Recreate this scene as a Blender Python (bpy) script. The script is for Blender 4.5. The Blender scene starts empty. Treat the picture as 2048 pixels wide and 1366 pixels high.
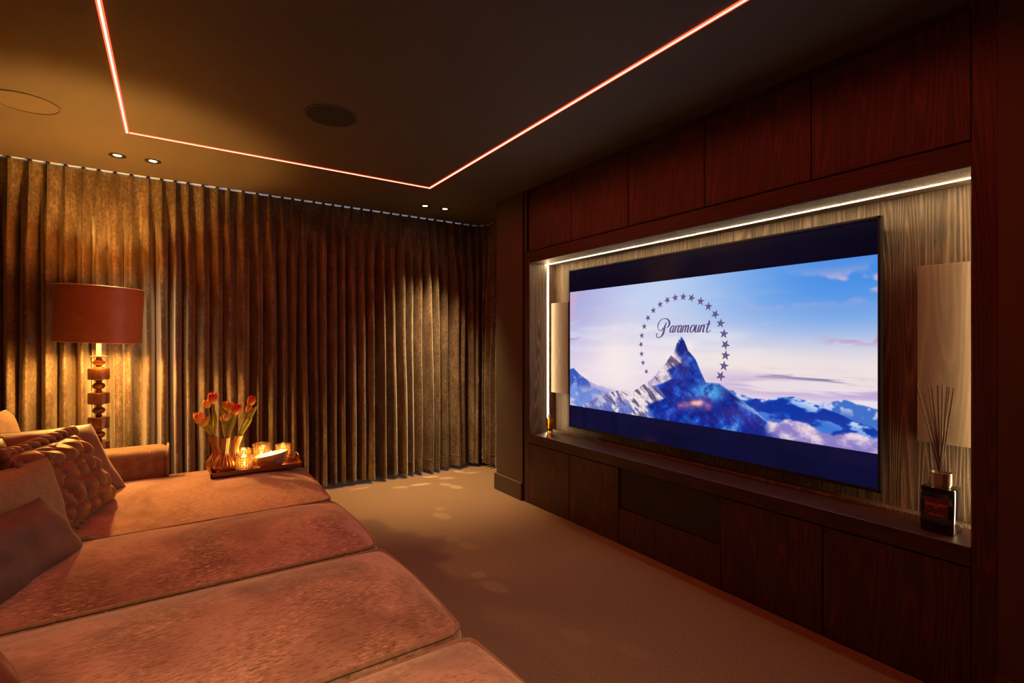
import bpy, bmesh, math, random
import numpy as np
from mathutils import Vector, Matrix, noise as mnoise

# ------------------------------------------------------------------ camera, world, exposure
SC = bpy.context.scene
COL = SC.collection
PI = math.pi
YAW = math.radians(33.965)
cam_d = bpy.data.cameras.new('camera'); cam = bpy.data.objects.new('camera', cam_d); COL.objects.link(cam)
cam.location = (0, 0, 1.25); cam.rotation_euler = (PI / 2, 0, -YAW)
cam_d.sensor_width = 36; cam_d.lens = 1008 / 2048 * 36; cam_d.clip_start = 0.02
SC.camera = cam
SC.view_settings.view_transform = 'Standard'; SC.view_settings.look = 'None'
SC.view_settings.gamma = 1; SC.view_settings.use_curve_mapping = False
SC.view_settings.exposure = 0.4
W = bpy.data.worlds.new('world'); SC.world = W; W.use_nodes = True
W.node_tree.nodes['Background'].inputs[0].default_value = (0.62, 0.80, 1.0, 1)
W.node_tree.nodes['Background'].inputs[1].default_value = 6.0      # overcast daylight behind the drawn curtain

LED_RED = (1.0, 0.095, 0.038)      # ceiling line
LED_RED_STRENGTH = 128
LED_WARM = (1.0, 0.70, 0.37)      # niche strips
LED_WARM_STRENGTH = 36
BULB = (1.0, 0.48, 0.095)
BULB_STRENGTH = 1750
SPOT = (1.0, 0.62, 0.27)
SPOT_W = 210
SPOT_W_LAMP = 60
SPOT_W_REAR = 120
CANDLE = (1.0, 0.50, 0.14)
CANDLE_W = 0.30
TV_GAIN = 0.70

# ------------------------------------------------------------------ helpers
rnd = random.Random(4)
def link(o): COL.objects.link(o); return o
def thing(name, label, cat, loc=(0, 0, 0), rotz=0, group=None):
    o = link(bpy.data.objects.new(name, None)); o.location = loc; o.rotation_euler = (0, 0, rotz)
    o.empty_display_size = 0.05
    return tag(o, label, cat, group)
def tag(o, label, cat, group=None):
    o['label'] = label; o['category'] = cat
    if group: o['group'] = group
    return o
def struct(o, label=None):
    o['kind'] = 'structure'
    if label: o['label'] = label
    return o

class MB:
    """collects shapes, builds ONE mesh object"""
    def __init__(s): s.v = []; s.f = []
    def add(s, v, f):
        n = len(s.v); s.v += [tuple(p) for p in v]; s.f += [tuple(i + n for i in q) for q in f]; return s
    def box(s, a, b, c=0.0):
        x0, y0, z0 = a; x1, y1, z1 = b
        if c <= 0:
            v = [(x, y, z) for x in (x0, x1) for y in (y0, y1) for z in (z0, z1)]
            return s.add(v, [(0, 1, 3, 2), (4, 6, 7, 5), (0, 4, 5, 1), (2, 3, 7, 6), (0, 2, 6, 4), (1, 5, 7, 3)])
        bm = bmesh.new(); bmesh.ops.create_cube(bm, size=1)
        for q in bm.verts:
            q.co = ((x0 + x1) / 2 + q.co.x * (x1 - x0), (y0 + y1) / 2 + q.co.y * (y1 - y0), (z0 + z1) / 2 + q.co.z * (z1 - z0))
        bmesh.ops.bevel(bm, geom=bm.edges[:], offset=c, segments=2, profile=0.5, affect='EDGES')
        bm.verts.index_update()
        s.add([q.co[:] for q in bm.verts], [[q.index for q in f.verts] for f in bm.faces]); bm.free(); return s
    def lathe(s, prof, n=24, c=(0, 0, 0), flute=0, fl_amp=0.0, cap=True):
        v = []; f = []
        for r, z in prof:
            for k in range(n):
                a = 2 * PI * k / n; rr = r * (1 + fl_amp * math.cos(flute * a)) if flute else r
                v.append((c[0] + rr * math.cos(a), c[1] + rr * math.sin(a), c[2] + z))
        for i in range(len(prof) - 1):
            for k in range(n):
                f.append((i * n + k, i * n + (k + 1) % n, (i + 1) * n + (k + 1) % n, (i + 1) * n + k))
        if cap:
            f.append(tuple(range(n))[::-1]); m = (len(prof) - 1) * n; f.append(tuple(range(m, m + n)))
        return s.add(v, f)
    def tube(s, pts, rad, n=8, closed=False, cap=True):
        pts = [Vector(p) for p in pts]; m = len(pts)
        rad = rad if isinstance(rad, (list, tuple)) else [rad] * m
        v = []; f = []; up = None
        for i, p in enumerate(pts):
            if closed: t = pts[(i + 1) % m] - pts[i - 1]
            else: t = pts[min(i + 1, m - 1)] - pts[max(i - 1, 0)]
            if t.length < 1e-9: t = Vector((0, 0, 1))
            t.normalize()
            if up is None:
                up = Vector((0, 0, 1)) if abs(t.z) < 0.9 else Vector((1, 0, 0))
            a = t.cross(up); 
            if a.length < 1e-6: a = t.cross(Vector((0.3, 0.9, 0.2)))
            a.normalize(); b = a.cross(t).normalized(); up = b
            for k in range(n):
                q = 2 * PI * k / n; v.append(p + (a * math.cos(q) + b * math.sin(q)) * rad[i])
        lim = m if closed else m - 1
        for i in range(lim):
            j = (i + 1) % m
            for k in range(n): f.append((i * n + k, i * n + (k + 1) % n, j * n + (k + 1) % n, j * n + k))
        if cap and not closed:
            f.append(tuple(range(n))[::-1]); f.append(tuple(range((m - 1) * n, m * n)))
        return s.add(v, f)
    def grid(s, nu, nv, fn, closed_u=False):
        v = []; f = []
        for j in range(nv + 1):
            for i in range(nu + (0 if closed_u else 1)): v.append(fn(i / nu, j / nv))
        w = nu + (0 if closed_u else 1)
        for j in range(nv):
            for i in range(nu):
                i2 = (i + 1) % w if closed_u else i + 1
                f.append((j * w + i, j * w + i2, (j + 1) * w + i2, (j + 1) * w + i))
        return s.add(v, f)
    def xf(s, M):
        s.v = [tuple(M @ Vector(p)) for p in s.v]; return s
    def mesh(s, name, m=None, smooth=False, fix=False):
        me = bpy.data.meshes.new(name); me.from_pydata(s.v, [], s.f)
        if fix:
            bm = bmesh.new(); bm.from_mesh(me); bmesh.ops.recalc_face_normals(bm, faces=bm.faces); bm.to_mesh(me); bm.free()
        if m: me.materials.append(m)
        if smooth is True: me.polygons.foreach_set('use_smooth', [True] * len(me.polygons))
        elif smooth:
            me.polygons.foreach_set('use_smooth', [True] * len(me.polygons)); me.set_sharp_from_angle(angle=math.radians(smooth))
        me.update(); return me
    def build(s, name, m=None, parent=None, smooth=False, loc=None, fix=True):
        o = link(bpy.data.objects.new(name, s.mesh(name, m, smooth, fix)))
        if parent: o.parent = parent
        if loc: o.location = loc
        return o
def inst(name, me, parent=None, loc=(0, 0, 0), rot=(0, 0, 0), scale=None):
    o = link(bpy.data.objects.new(name, me)); o.parent = parent; o.location = loc; o.rotation_euler = rot
    if scale: o.scale = scale
    return o
def copy_tree(o, parent=None):
    c = o.copy(); COL.objects.link(c); c.parent = parent
    for ch in list(o.children): copy_tree(ch, c)
    return c
def nz(x, y=0.0, z=0.0): return mnoise.noise(Vector((x, y, z)))

# ------------------------------------------------------------------ materials
class NT:
    def __init__(s, name):
        s.m = bpy.data.materials.new(name); s.m.use_nodes = True; s.t = s.m.node_tree; s.n = s.t.nodes
        s.b = s.n['Principled BSDF']; s.out = s.n['Material Output']
    def node(s, ty, **kw):
        x = s.n.new(ty)
        for k, v in kw.items():
            if k == 'ins':
                for a, b in v.items(): x.inputs[a].default_value = b
            else: setattr(x, k, v)
        return x
    def l(s, a, b): s.t.links.new(a, b)
    def coords(s, scale=(1, 1, 1), rot=(0, 0, 0), src='Object'):
        tc = s.node('ShaderNodeTexCoord'); mp = s.node('ShaderNodeMapping')
        mp.inputs['Scale'].default_value = scale; mp.inputs['Rotation'].default_value = rot
        s.l(tc.outputs[src], mp.inputs[0]); return mp.outputs[0]
    def noise(s, vec, scale, detail=4, rough=0.55, dist=0.0):
        x = s.node('ShaderNodeTexNoise', ins={'Scale': scale, 'Detail': detail, 'Roughness': rough, 'Distortion': dist})
        s.l(vec, x.inputs['Vector']); return x.outputs['Fac']
    def ramp(s, fac, stops):
        x = s.node('ShaderNodeValToRGB'); e = x.color_ramp.elements
        while len(e) < len(stops): e.new(0.5)
        for q, (p, c) in zip(e, stops): q.position = p; q.color = (*c, 1) if len(c) == 3 else c
        s.l(fac, x.inputs[0]); return x.outputs[0]
    def math(s, op, a, b=None, c=None):
        x = s.node('ShaderNodeMath', operation=op)
        for i, q in enumerate((a, b, c)):
            if q is None: continue
            if isinstance(q, (int, float)): x.inputs[i].default_value = q
            else: s.l(q, x.inputs[i])
        return x.outputs[0]
    def mix(s, fac, a, b, mode='MIX'):
        x = s.node('ShaderNodeMix', data_type='RGBA', blend_type=mode)
        for i, q in ((0, fac), (6, a), (7, b)):
            if isinstance(q, (int, float)): x.inputs[i].default_value = q
            elif isinstance(q, tuple): x.inputs[i].default_value = (*q, 1)
            else: s.l(q, x.inputs[i])
        return x.outputs[2]
    def bump(s, h, strength=0.3, dist=0.01):
        x = s.node('ShaderNodeBump', ins={'Strength': strength, 'Distance': dist}); s.l(h, x.inputs['Height'])
        s.l(x.outputs[0], s.b.inputs['Normal'])
    def col(s, c): 
        if isinstance(c, tuple): s.b.inputs['Base Color'].default_value = (*c, 1)
        else: s.l(c, s.b.inputs['Base Color'])
    def set(s, **kw):
        for k, v in kw.items():
            q = s.b.inputs[k.replace('_', ' ')]
            q.default_value = (*v, 1) if isinstance(v, tuple) and len(v) == 3 else v
        return s

def m_plain(name, c, rough=0.5, metal=0.0, var=0.12, scale=40, bump=0.0, **kw):
    t = NT(name); v = t.coords(); n = t.noise(v, scale, 3)
    t.col(t.ramp(n, [(0.3, tuple(x * (1 - var) for x in c)), (0.7, tuple(min(1, x * (1 + var)) for x in c))]))
    t.set(Roughness=rough, Metallic=metal, **kw)
    if bump: t.bump(n, bump, 0.004)
    return t.m
def m_emit(name, c, strength):
    t = NT(name); v = t.coords(); n = t.noise(v, 6, 1)
    e = t.node('ShaderNodeEmission', ins={'Strength': strength}); t.l(t.ramp(n, [(0, tuple(x * .97 for x in c)), (1, c)]), e.inputs[0])
    t.l(e.outputs[0], t.out.inputs[0]); t.n.remove(t.b); return t.m
def m_wood(name, dark, light, rough=0.5, axis='Z', bump=0.35, grain=1.0, rings=24.0):
    t = NT(name)
    sc = {'Z': (1, 1, .06), 'Y': (1, .06, 1), 'X': (.06, 1, 1)}[axis]
    v = t.coords(sc)
    big = t.noise(v, 5 * grain, 2, .5)
    ring = t.math('FRACT', t.math('MULTIPLY', big, rings))
    ring = t.math('POWER', t.math('ABSOLUTE', t.math('SUBTRACT', t.math('MULTIPLY', ring, 2.0), 1.0)), 2.2)
    fine = t.noise(v, 190 * grain, 3, .6); med = t.noise(v, 45 * grain, 3, .6)
    h = t.math('ADD', t.math('MULTIPLY', ring, .45), t.math('ADD', t.math('MULTIPLY', fine, .55), t.math('MULTIPLY', med, .4)))
    t.col(t.ramp(h, [(.35, dark), (1.0, light)])); t.set(Roughness=rough); t.bump(h, bump, .004); return t.m
def m_fabric(name, dark, light, scale=30, rough=0.85, sheen=0.3, tint=(1, .8, .6), bump=0.25, detail=5):
    t = NT(name); v = t.coords(); a = t.noise(v, scale, detail, .65); b = t.noise(v, scale * 25, 2)
    h = t.math('ADD', t.math('MULTIPLY', a, .7), t.math('MULTIPLY', b, .3))
    t.col(t.ramp(h, [(.35, dark), (.65, light)])); t.set(Roughness=rough, Sheen_Weight=sheen, Sheen_Roughness=.35, Sheen_Tint=tint)
    t.bump(h, bump, .004); return t.m

def m_curtain():
    t = NT('crushed_velvet'); v = t.coords((1, 1, .55))
    a = t.noise(v, 70, 5, .75); b = t.noise(v, 9, 4, .6); c = t.noise(v, 500, 2)
    h = t.math('ADD', t.math('MULTIPLY', a, .55), t.math('ADD', t.math('MULTIPLY', b, .35), t.math('MULTIPLY', c, .15)))
    t.col(t.ramp(h, [(.40, (.046, .031, .021)), (.52, (.110, .079, .053)), (.66, (.25, .19, .135))]))
    t.set(Roughness=.5, Sheen_Weight=.75, Sheen_Roughness=.3, Sheen_Tint=(1, .9, .78), Specular_IOR_Level=.3)
    t.bump(h, .35, .006); return t.m
def m_chenille():
    t = NT('slubbed_chenille')
    v = t.coords(); vx = t.coords((18, 105, 30)); vy = t.coords((105, 20, 30))
    lay = t.noise(v, 3.2, 3, .55, .6)                               # brushed pile patches
    s1 = t.noise(vx, 2.6, 3, .6); s2 = t.noise(vy, 2.2, 3, .6); fine = t.noise(v, 420, 2)
    area = t.noise(v, 4.5, 2, .5)
    base = t.ramp(lay, [(.40, (.215, .112, .085)), (.50, (.33, .185, .148)), (.61, (.46, .285, .238))])
    m1 = t.math('MULTIPLY', t.ramp(s1, [(.56, (0, 0, 0)), (.60, (1, 1, 1))]), t.ramp(area, [(.38, (.12, .12, .12)), (.6, (1, 1, 1))]))
    m2 = t.math('MULTIPLY', t.ramp(s2, [(.60, (0, 0, 0)), (.66, (1, 1, 1))]), t.ramp(area, [(.38, (.05, .05, .05)), (.6, (.7, .7, .7))]))
    col = t.mix(t.math('MULTIPLY', m1, .9), base, (.66, .44, .30)); col = t.mix(t.math('MULTIPLY', m2, .6), col, (.62, .40, .28))
    d1 = t.ramp(s1, [(.36, (1, 1, 1)), (.44, (0, 0, 0))]); col = t.mix(t.math('MULTIPLY', d1, .7), col, (.13, .062, .036))
    t.col(col); t.set(Roughness=.9, Sheen_Weight=.55, Sheen_Roughness=.45, Sheen_Tint=(1, .8, .68), Specular_IOR_Level=.2)
    h = t.math('ADD', t.math('MULTIPLY', m1, .5), t.math('ADD', t.math('MULTIPLY', fine, .5), t.math('MULTIPLY', s2, .4)))
    t.bump(h, .4, .004); return t.m
def m_carpet():
    t = NT('wool_carpet'); v = t.coords()
    a = t.noise(v, 300, 3, .7); b = t.noise(v, 2.2, 3); c = t.noise(v, 110, 3, .7)
    h = t.math('ADD', t.math('MULTIPLY', a, .6), t.math('MULTIPLY', c, .4))
    col = t.ramp(h, [(.36, (.055, .034, .019)), (.64, (.27, .175, .103))])
    col = t.mix(t.math('MULTIPLY', b, .35), col, (.135, .088, .052))
    # pressed footprints where the pile lies the other way
    mask = None
    for (x, y, rx, ry, an, k) in FEET:
        mp = t.node('ShaderNodeMapping', vector_type='TEXTURE'); mp.inputs['Location'].default_value = (x, y, 0)
        mp.inputs['Rotation'].default_value = (0, 0, math.radians(an)); mp.inputs['Scale'].default_value = (rx, ry, 1000)
        t.l(v, mp.inputs[0]); ln = t.node('ShaderNodeVectorMath', operation='LENGTH'); t.l(mp.outputs[0], ln.inputs[0])
        q = t.math('ADD', ln.outputs['Value'], t.math('MULTIPLY', t.math('SUBTRACT', c, .5), .5))
        q = t.math('MULTIPLY', t.ramp(q, [(.70, (1, 1, 1)), (1.0, (0, 0, 0))]), k * .6)
        mask = q if mask is None else t.math('MAXIMUM', mask, q)
    col = t.mix(mask, col, (.52, .40, .28)); t.col(col)
    t.set(Roughness=.95, Sheen_Weight=.25, Sheen_Roughness=.5, Specular_IOR_Level=.1); t.bump(h, .6, .008); return t.m
FEET = [(1.98, 4.28, .035, .085, 70, .8), (2.08, 4.16, .04, .09, 60, .55), (2.28, 4.30, .04, .07, 20, .6), (2.36, 4.2, .035, .09, 75, .5),
        (1.80, 4.10, .04, .10, 80, .7), (1.62, 4.12, .04, .08, 60, .4), (1.98, 3.98, .04, .07, 30, .45), (2.02, 3.86, .05, .08, 20, .45),
        (1.32, 4.28, .03, .10, 85, .4), (1.66, 3.42, .05, .045, 10, .22), (1.60, 3.28, .055, .10, 15, .25),
        (1.47, 2.86, .045, .05, 0, .2), (1.50, 2.70, .05, .09, 25, .22), (1.36, 2.34, .05, .05, 0, .3), (1.36, 2.18, .05, .10, 20, .3),
        (1.42, 1.62, .05, .09, 15, .12), (1.55, 1.42, .05, .09, 15, .1)]
def m_glass(name, c, alpha=.25, glow=0.15, rough=.08):
    t = NT(name); v = t.coords(); n = t.noise(v, 15, 2)
    colr = t.ramp(n, [(0, tuple(x * .95 for x in c)), (1, c)])
    tr = t.node('ShaderNodeBsdfTransparent'); t.l(colr, tr.inputs[0])
    gl = t.node('ShaderNodeBsdfGlossy', ins={'Roughness': rough}); tl = t.node('ShaderNodeBsdfTranslucent'); t.l(colr, tl.inputs[0])
    fr = t.node('ShaderNodeFresnel', ins={'IOR': 1.5})
    m1 = t.node('ShaderNodeMixShader'); m1.inputs[0].default_value = glow; t.l(tr.outputs[0], m1.inputs[1]); t.l(tl.outputs[0], m1.inputs[2])
    m2 = t.node('ShaderNodeMixShader'); t.l(t.math('ADD', fr.outputs[0], alpha * .2), m2.inputs[0]); t.l(m1.outputs[0], m2.inputs[1]); t.l(gl.outputs[0], m2.inputs[2])
    t.l(m2.outputs[0], t.out.inputs[0]); t.n.remove(t.b); return t.m

M = {}
M['ceiling'] = m_plain('ceiling_paint', (.072, .054, .041), .75, var=.04, scale=3)
M['wall'] = m_plain('wall_paint', (.060, .040, .027), .7, var=.05, scale=4)
M['white'] = m_plain('white_aluminium', (.85, .87, .9), .4, var=.03)
M['carpet'] = m_carpet()
M['wood'] = m_wood('dark_stained_oak', (.017, .0040, .0027), (.080, .0155, .0095), .45, bump=.25, grain=1.3)
M['wood_h'] = m_wood('dark_stained_oak_rail', (.018, .0048, .0032), (.056, .0135, .0088), .42, axis='Y', bump=.2)
M['panel'] = m_wood('smoked_oak_panel', (.040, .026, .016), (.235, .162, .105), .55, bump=.7, grain=1.0, rings=40)
M['dark'] = m_plain('black_interior', (.012, .010, .009), .8)
M['cloth_dark'] = m_plain('black_speaker_cloth', (.010, .009, .009), .6, var=.3, scale=600)
M['speaker'] = m_wood('taupe_speaker_cover', (.165, .118, .078), (.235, .175, .12), .6, bump=.05)
M['grille'] = m_plain('speaker_grille', (.008, .006, .005), .85, var=.3, scale=700)
M['grille_tan'] = m_plain('painted_speaker_grille', (.10, .074, .053), .8, var=.1, scale=700)
M['curtain'] = m_curtain()
M['chenille'] = m_chenille()
M['piping'] = m_fabric('chenille_piping', (.20, .11, .07), (.36, .22, .15), 60)
M['armfab'] = m_fabric('chenille_arm', (.15, .080, .045), (.28, .17, .105), 22, .9, .2)
M['red_led'] = m_emit('red_led_diffuser', LED_RED, LED_RED_STRENGTH)
M['red_lip'] = m_emit('red_diffuser_lip', (1.0, .060, .022), 3.0)
M['warm_led'] = m_emit('warm_led_diffuser', LED_WARM, LED_WARM_STRENGTH)
M['bulb'] = m_emit('warm_bulb', BULB, BULB_STRENGTH)
M['spot_face'] = m_emit('downlight_lens', (1.0, .74, .42), 14)
M['flame'] = m_emit('candle_flame', (1.0, .62, .20), 40)
M['bronze'] = m_plain('brushed_bronze', (.30, .155, .075), .34, .85, var=.2, scale=90)
M['copper'] = m_plain('satin_copper', (.55, .29, .12), .33, .85, var=.12, scale=60)
M['brass'] = m_plain('brass', (.62, .40, .16), .3, .95)
M['black_metal'] = m_plain('black_metal', (.014, .011, .010), .4, .3)
M['shade'] = m_fabric('rust_velvet_shade', (.34, .150, .058), (.45, .215, .088), 14, .36, .2, (1, .7, .45), .06)
M['shade_in'] = m_plain('gold_foil_lining', (.85, .58, .26), .35, .7)
M['tv_body'] = m_plain('black_plastic', (.008, .008, .009), .35)
M['tray'] = m_wood('red_lacquer_tray', (.12, .030, .014), (.26, .075, .035), .25, axis='X', bump=.1)
M['wax'] = m_plain('white_wax', (.9, .82, .68), .5, var=.03, Subsurface_Weight=.2)
M['glass'] = m_glass('clear_candle_glass', (.92, .74, .48), .3, .16)
M['stud'] = m_glass('glass_studs', (.95, .70, .38), .8, .45)
M['amber'] = m_glass('amber_glass', (.95, .64, .24), .3, .25)
M['clear'] = m_glass('clear_glass', (.95, .93, .9), .3, .05)
M['silver'] = m_plain('hammered_silver', (.80, .60, .36), .3, .8, var=.15, scale=80, bump=.2)
M['reed'] = m_plain('rattan_reed', (.11, .072, .046), .8, var=.25, scale=120)
M['bottle'] = m_plain('black_gloss_glass', (.006, .005, .005), .10, var=.2, Coat_Weight=.6)
M['cap'] = m_plain('brushed_gunmetal', (.40, .32, .23), .28, .9)
M['label'] = m_plain('oxblood_label', (.075, .018, .012), .55)
M['label_ink'] = m_plain('copper_ink', (.80, .30, .19), .5)
M['greylabel'] = m_plain('grey_paper_label', (.34, .26, .22), .7)

# ------------------------------------------------------------------ room shell
D = 2.284                       # plane of the media wall
H = 2.43
XL, XR, YB, YF = -1.06, 2.74, -1.35, 4.62
struct(MB().box((XL - .1, YB - .1, -.12), (XR + .1, YF + .2, 0)).build('floor', M['carpet']), 'brown wool carpet with pressed footprints')
# ceiling: inner field and surround, a narrow channel left for the light line
LX0, LX1, LY0, LY1, CW = -.212, 1.638, -.32, 3.563, .020
cl = MB()
c0, c1 = CW / 2, CW / 2
cl.box((LX0 + c0, LY0 + c0, H), (LX1 - c0, LY1 - c0, H + .06))
cl.box((XL - .1, YB - .1, H), (LX0 - c0, YF + .2, H + .06)); cl.box((LX1 + c0, YB - .1, H), (XR + .1, YF + .2, H + .06))
cl.box((LX0 - c0, LY1 + c0, H), (LX1 + c0, YF + .2, H + .06)); cl.box((LX0 - c0, YB - .1, H), (LX1 + c0, LY0 - c0, H + .06))
cl.box((XL - .1, YB - .1, H + .06), (XR + .1, YF + .2, H + .10))
struct(cl.build('ceiling', M['ceiling']), 'dark brown painted ceiling')
struct(MB().box((XL - .1, YB, 0), (XL, YF, H)).build('wall_left', M['wall']))
struct(MB().box((XL, YB - .1, 0), (XR, YB, H)).build('wall_back', M['wall']))
wr = MB(); wr.box((XR, YB, 0), (XR + .1, YF, H))
struct(wr.build('wall_right', M['wall']))
# wall stubs either side of the built-in
struct(MB().box((D, 3.243, 0), (2.58, 3.624, H)).build('wall_stub_far', M['wall']), 'dark wall pier between media unit and curtain')
struct(MB().box((D, YB, 0), (XR, .4895, H)).build('wall_stub_near', M['wall']), 'dark wall pier at right end of media unit')
struct(MB().box((D - .016, 3.243, 0), (D, 3.64, .137), .003).build('baseboard_far', M['wall']))
struct(MB().box((D - .016, YB, 0), (D, .492, .137), .003).build('baseboard_near', M['wall']))
# glazed far wall behind the curtain
wf = MB(); wf.box((XL - .1, YF, 0), (-.85, YF + .12, H)); wf.box((2.5, YF, 0), (XR + .1, YF + .12, H)); wf.box((-.85, YF, 0), (2.5, YF + .12, .08)); wf.box((-.85, YF, 2.37), (2.5, YF + .12, H))
struct(wf.build('wall_far', M['wall']))
win = MB()
for x0, x1 in ((-.85, -.80), (.78, .86), (2.45, 2.5)): win.box((x0, YF + .02, .08), (x1, YF + .09, 2.37), .004)
win.box((-.80, YF + .02, .08), (2.45, YF + .09, .13), .004); win.box((-.80, YF + .02, 2.32), (2.45, YF + .09, 2.37), .004)
w1 = struct(win.build('window_1', M['black_metal']), 'dark framed window behind the drawn curtain')
for x0, x1 in ((-.80, .78), (.86, 2.45)): MB().box((x0, YF + .05, .13), (x1, YF + .056, 2.32)).build('pane', M['clear'], w1)

# ceiling light line
led = thing('ceiling_light_line', 'red glowing rectangular light line recessed in the dark ceiling', 'ceiling light', (0, 0, 0))
def strip(x0, y0, x1, y1, along):
    """hot core held between two faintly glowing diffuser lips"""
    e = .0064
    if along == 'y':
        MB().box((x0 + e, y0, H - .0032), (x1 - e, y1, H + .006)).build('light_strip', M['red_led'], led)
        for a, b in ((x0, x0 + e), (x1 - e, x1)): MB().box((a, y0, H - .0042), (b, y1, H + .006)).build('diffuser_lip', M['red_lip'], led)
    else:
        MB().box((x0, y0 + e, H - .0032), (x1, y1 - e, H + .006)).build('light_strip', M['red_led'], led)
        for a, b in ((y0, y0 + e), (y1 - e, y1)): MB().box((x0, a, H - .0042), (x1, b, H + .006)).build('diffuser_lip', M['red_lip'], led)
g_ = .0004
strip(LX0 - c0 + g_, LY0 - c0, LX0 + c0 - g_, LY1 + c0, 'y'); strip(LX1 - c0 + g_, LY0 - c0, LX1 + c0 - g_, LY1 + c0, 'y')
strip(LX0 + c0 - .004, LY1 - c0 + g_, LX1 - c0 + .004, LY1 + c0 - g_, 'x'); strip(LX0 + c0 - .004, LY0 - c0 + g_, LX1 - c0 + .004, LY0 + c0 - g_, 'x')

# in-ceiling speakers
def ceil_speaker(x, y, r, mat, label):
    t = thing('ceiling_speaker', label, 'speaker', (x, y, H), 0, 'round speakers in the ceiling')
    MB().lathe([(r + .006, .004), (r + .006, -.003), (r, -.005), (r - .004, -.003), (r - .004, .004)], 64, cap=False).build('rim', M['wall'], t, 40)
    MB().lathe([(.001, -.0005), (r * .5, -.001), (r - .004, -.001), (r - .004, .004)], 64).build('grille', mat, t, 40)
ceil_speaker(.69, 2.715, .128, M['grille'], 'round black speaker grille inside the red light rectangle')
ceil_speaker(-.605, 3.41, .128, M['grille_tan'], 'round brown speaker grille left of the red light line')

# recessed downlights
def downlight(x, y, label, watts, tilt=0.0, cone=64):
    t = thing('downlight', label, 'downlight', (x, y, H), 0, 'recessed ceiling downlights')
    MB().lathe([(.046, .004), (.046, -.003), (.042, -.005), (.030, -.003), (.024, .0)], 32, cap=False).build('trim_ring', M['black_metal'], t, 40)
    MB().lathe([(.001, -.0014), (.020, -.0014), (.022, -.0005), (.022, .003)], 24).build('lens', M['spot_face'], t)
    sd = bpy.data.lights.new('downlight_beam', 'SPOT'); sd.energy = watts; sd.color = SPOT; sd.spot_size = math.radians(cone); sd.spot_blend = 1.0; sd.shadow_soft_size = .02
    so = link(bpy.data.objects.new('downlight_beam', sd)); so.parent = t; so.location = (0, 0, -.012); so.rotation_euler = (tilt, 0, 0)
downlight(-.29, 4.05, 'recessed downlight above the floor lamp, left one of its pair', SPOT_W_LAMP)
downlight(-.106, 4.047, 'recessed downlight above the floor lamp, right one of its pair', SPOT_W_LAMP)
for x_, w_ in ((-.29, 'left'), (-.106, 'right')):
    downlight(x_, -.80, 'recessed downlight at the rear of the room, ' + w_ + ' of two', SPOT_W_REAR, .45, 76)
downlight(1.824, 4.062, 'recessed downlight near the curtain corner, left one of its pair', SPOT_W)
downlight(2.013, 4.056, 'recessed downlight near the curtain corner, right one of its pair', SPOT_W)

# ------------------------------------------------------------------ curtain, rail
CY, CX, CR, YE = 4.45, 2.645, .13, 3.66
L1 = CX - CR - (XL + .02); L2 = CR * PI / 2; L3 = (CY - CR) - YE; LT = L1 + L2 + L3
def rail_pt(s):
    if s < L1: return Vector((XL + .02 + s, CY, 0)), Vector((0, -1, 0)), Vector((1, 0, 0))
    if s < L1 + L2:
        a = (s - L1) / CR; c = Vector((CX - CR, CY - CR, 0)); r = Vector((math.sin(a), math.cos(a), 0))
        return c + r * CR, -r, Vector((math.cos(a), -math.sin(a), 0))
    return Vector((CX, CY - CR - (s - L1 - L2), 0)), Vector((-1, 0, 0)), Vector((0, -1, 0))
curt = thing('curtain', 'pleated brown crushed velvet curtain covering the far wall', 'curtain', (0, 0, 0))
cr = random.Random(11)
pl = [0.0]
while pl[-1] < LT: pl.append(pl[-1] + .088 * cr.uniform(.86, 1.14))
pl[-1] = LT; NP = len(pl) - 1
amp = [cr.uniform(.048, .092) for _ in range(NP + 1)]; wid = [cr.uniform(.5, 1.5) for _ in range(NP + 1)]; shf = [cr.uniform(-.032, .032) for _ in range(NP + 1)]
NS = 18; ZT, ZB = H - .012, .035
def curtain_pt(s, t):
    # s along rail, t 0 bottom .. 1 top
    k = min(int(np.searchsorted(pl, s, 'right')) - 1, NP - 1); k = max(k, 0)
    ph = (s - pl[k]) / (pl[k + 1] - pl[k])                # 0..1 between pleats; pleat pinch at 0/1
    top = max(0.0, min(1.0, (t - .72) / .26)); top = top * top * (3 - 2 * top)
    # lower: rounded columns centred on the pleat
    d = min(ph, 1 - ph); kk = k if ph < .5 else (k + 1) % (NP + 1)
    lob = math.cos(PI * min(.5, d)) ** wid[kk]            # 1 at the pleat, 0 in the valley
    a = amp[kk] * (.75 + .5 * (1 - t)) * (1 + .25 * nz(s * 3, t * 2.2, 3))
    low = a * (2 * lob - 1) + .012 * nz(s * 9, t * 3.0, 7) + .008 * nz(s * 30, t * 1.5, 1)
    fing = (.040 * math.exp(-(d / .15) ** 2) * (.70 + .30 * math.cos(2 * PI * d / .10)) - .010)
    off = low * (1 - top) + fing * top
    sh = (shf[kk] * (1 - t) + .010 * nz(s * 5, t * 2.5, 12)) * (1 - top) * math.sin(PI * min(1, d * 2))
    P, N, T = rail_pt(s); P = P + N * off + T * sh
    zb = ZB + .008 * nz(s * 4, 0, 5)
    return (P.x, P.y, zb + (ZT - zb) * t)
ss = []
for k in range(NP):
    for i in range(NS): ss.append(pl[k] + (pl[k + 1] - pl[k]) * i / NS)
ss.append(LT)
tz = [0, .004] + [i / 60 for i in range(1, 44)] + [.72 + .28 * i / 22 for i in range(1, 23)]
mb = MB(); mb.v = [curtain_pt(s, t) for t in tz for s in ss]; w = len(ss)
mb.f = [(j * w + i, j * w + i + 1, (j + 1) * w + i + 1, (j + 1) * w + i) for j in range(len(tz) - 1) for i in range(w - 1)]
mb.build('drape', M['curtain'], curt, True, fix=False)
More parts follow.
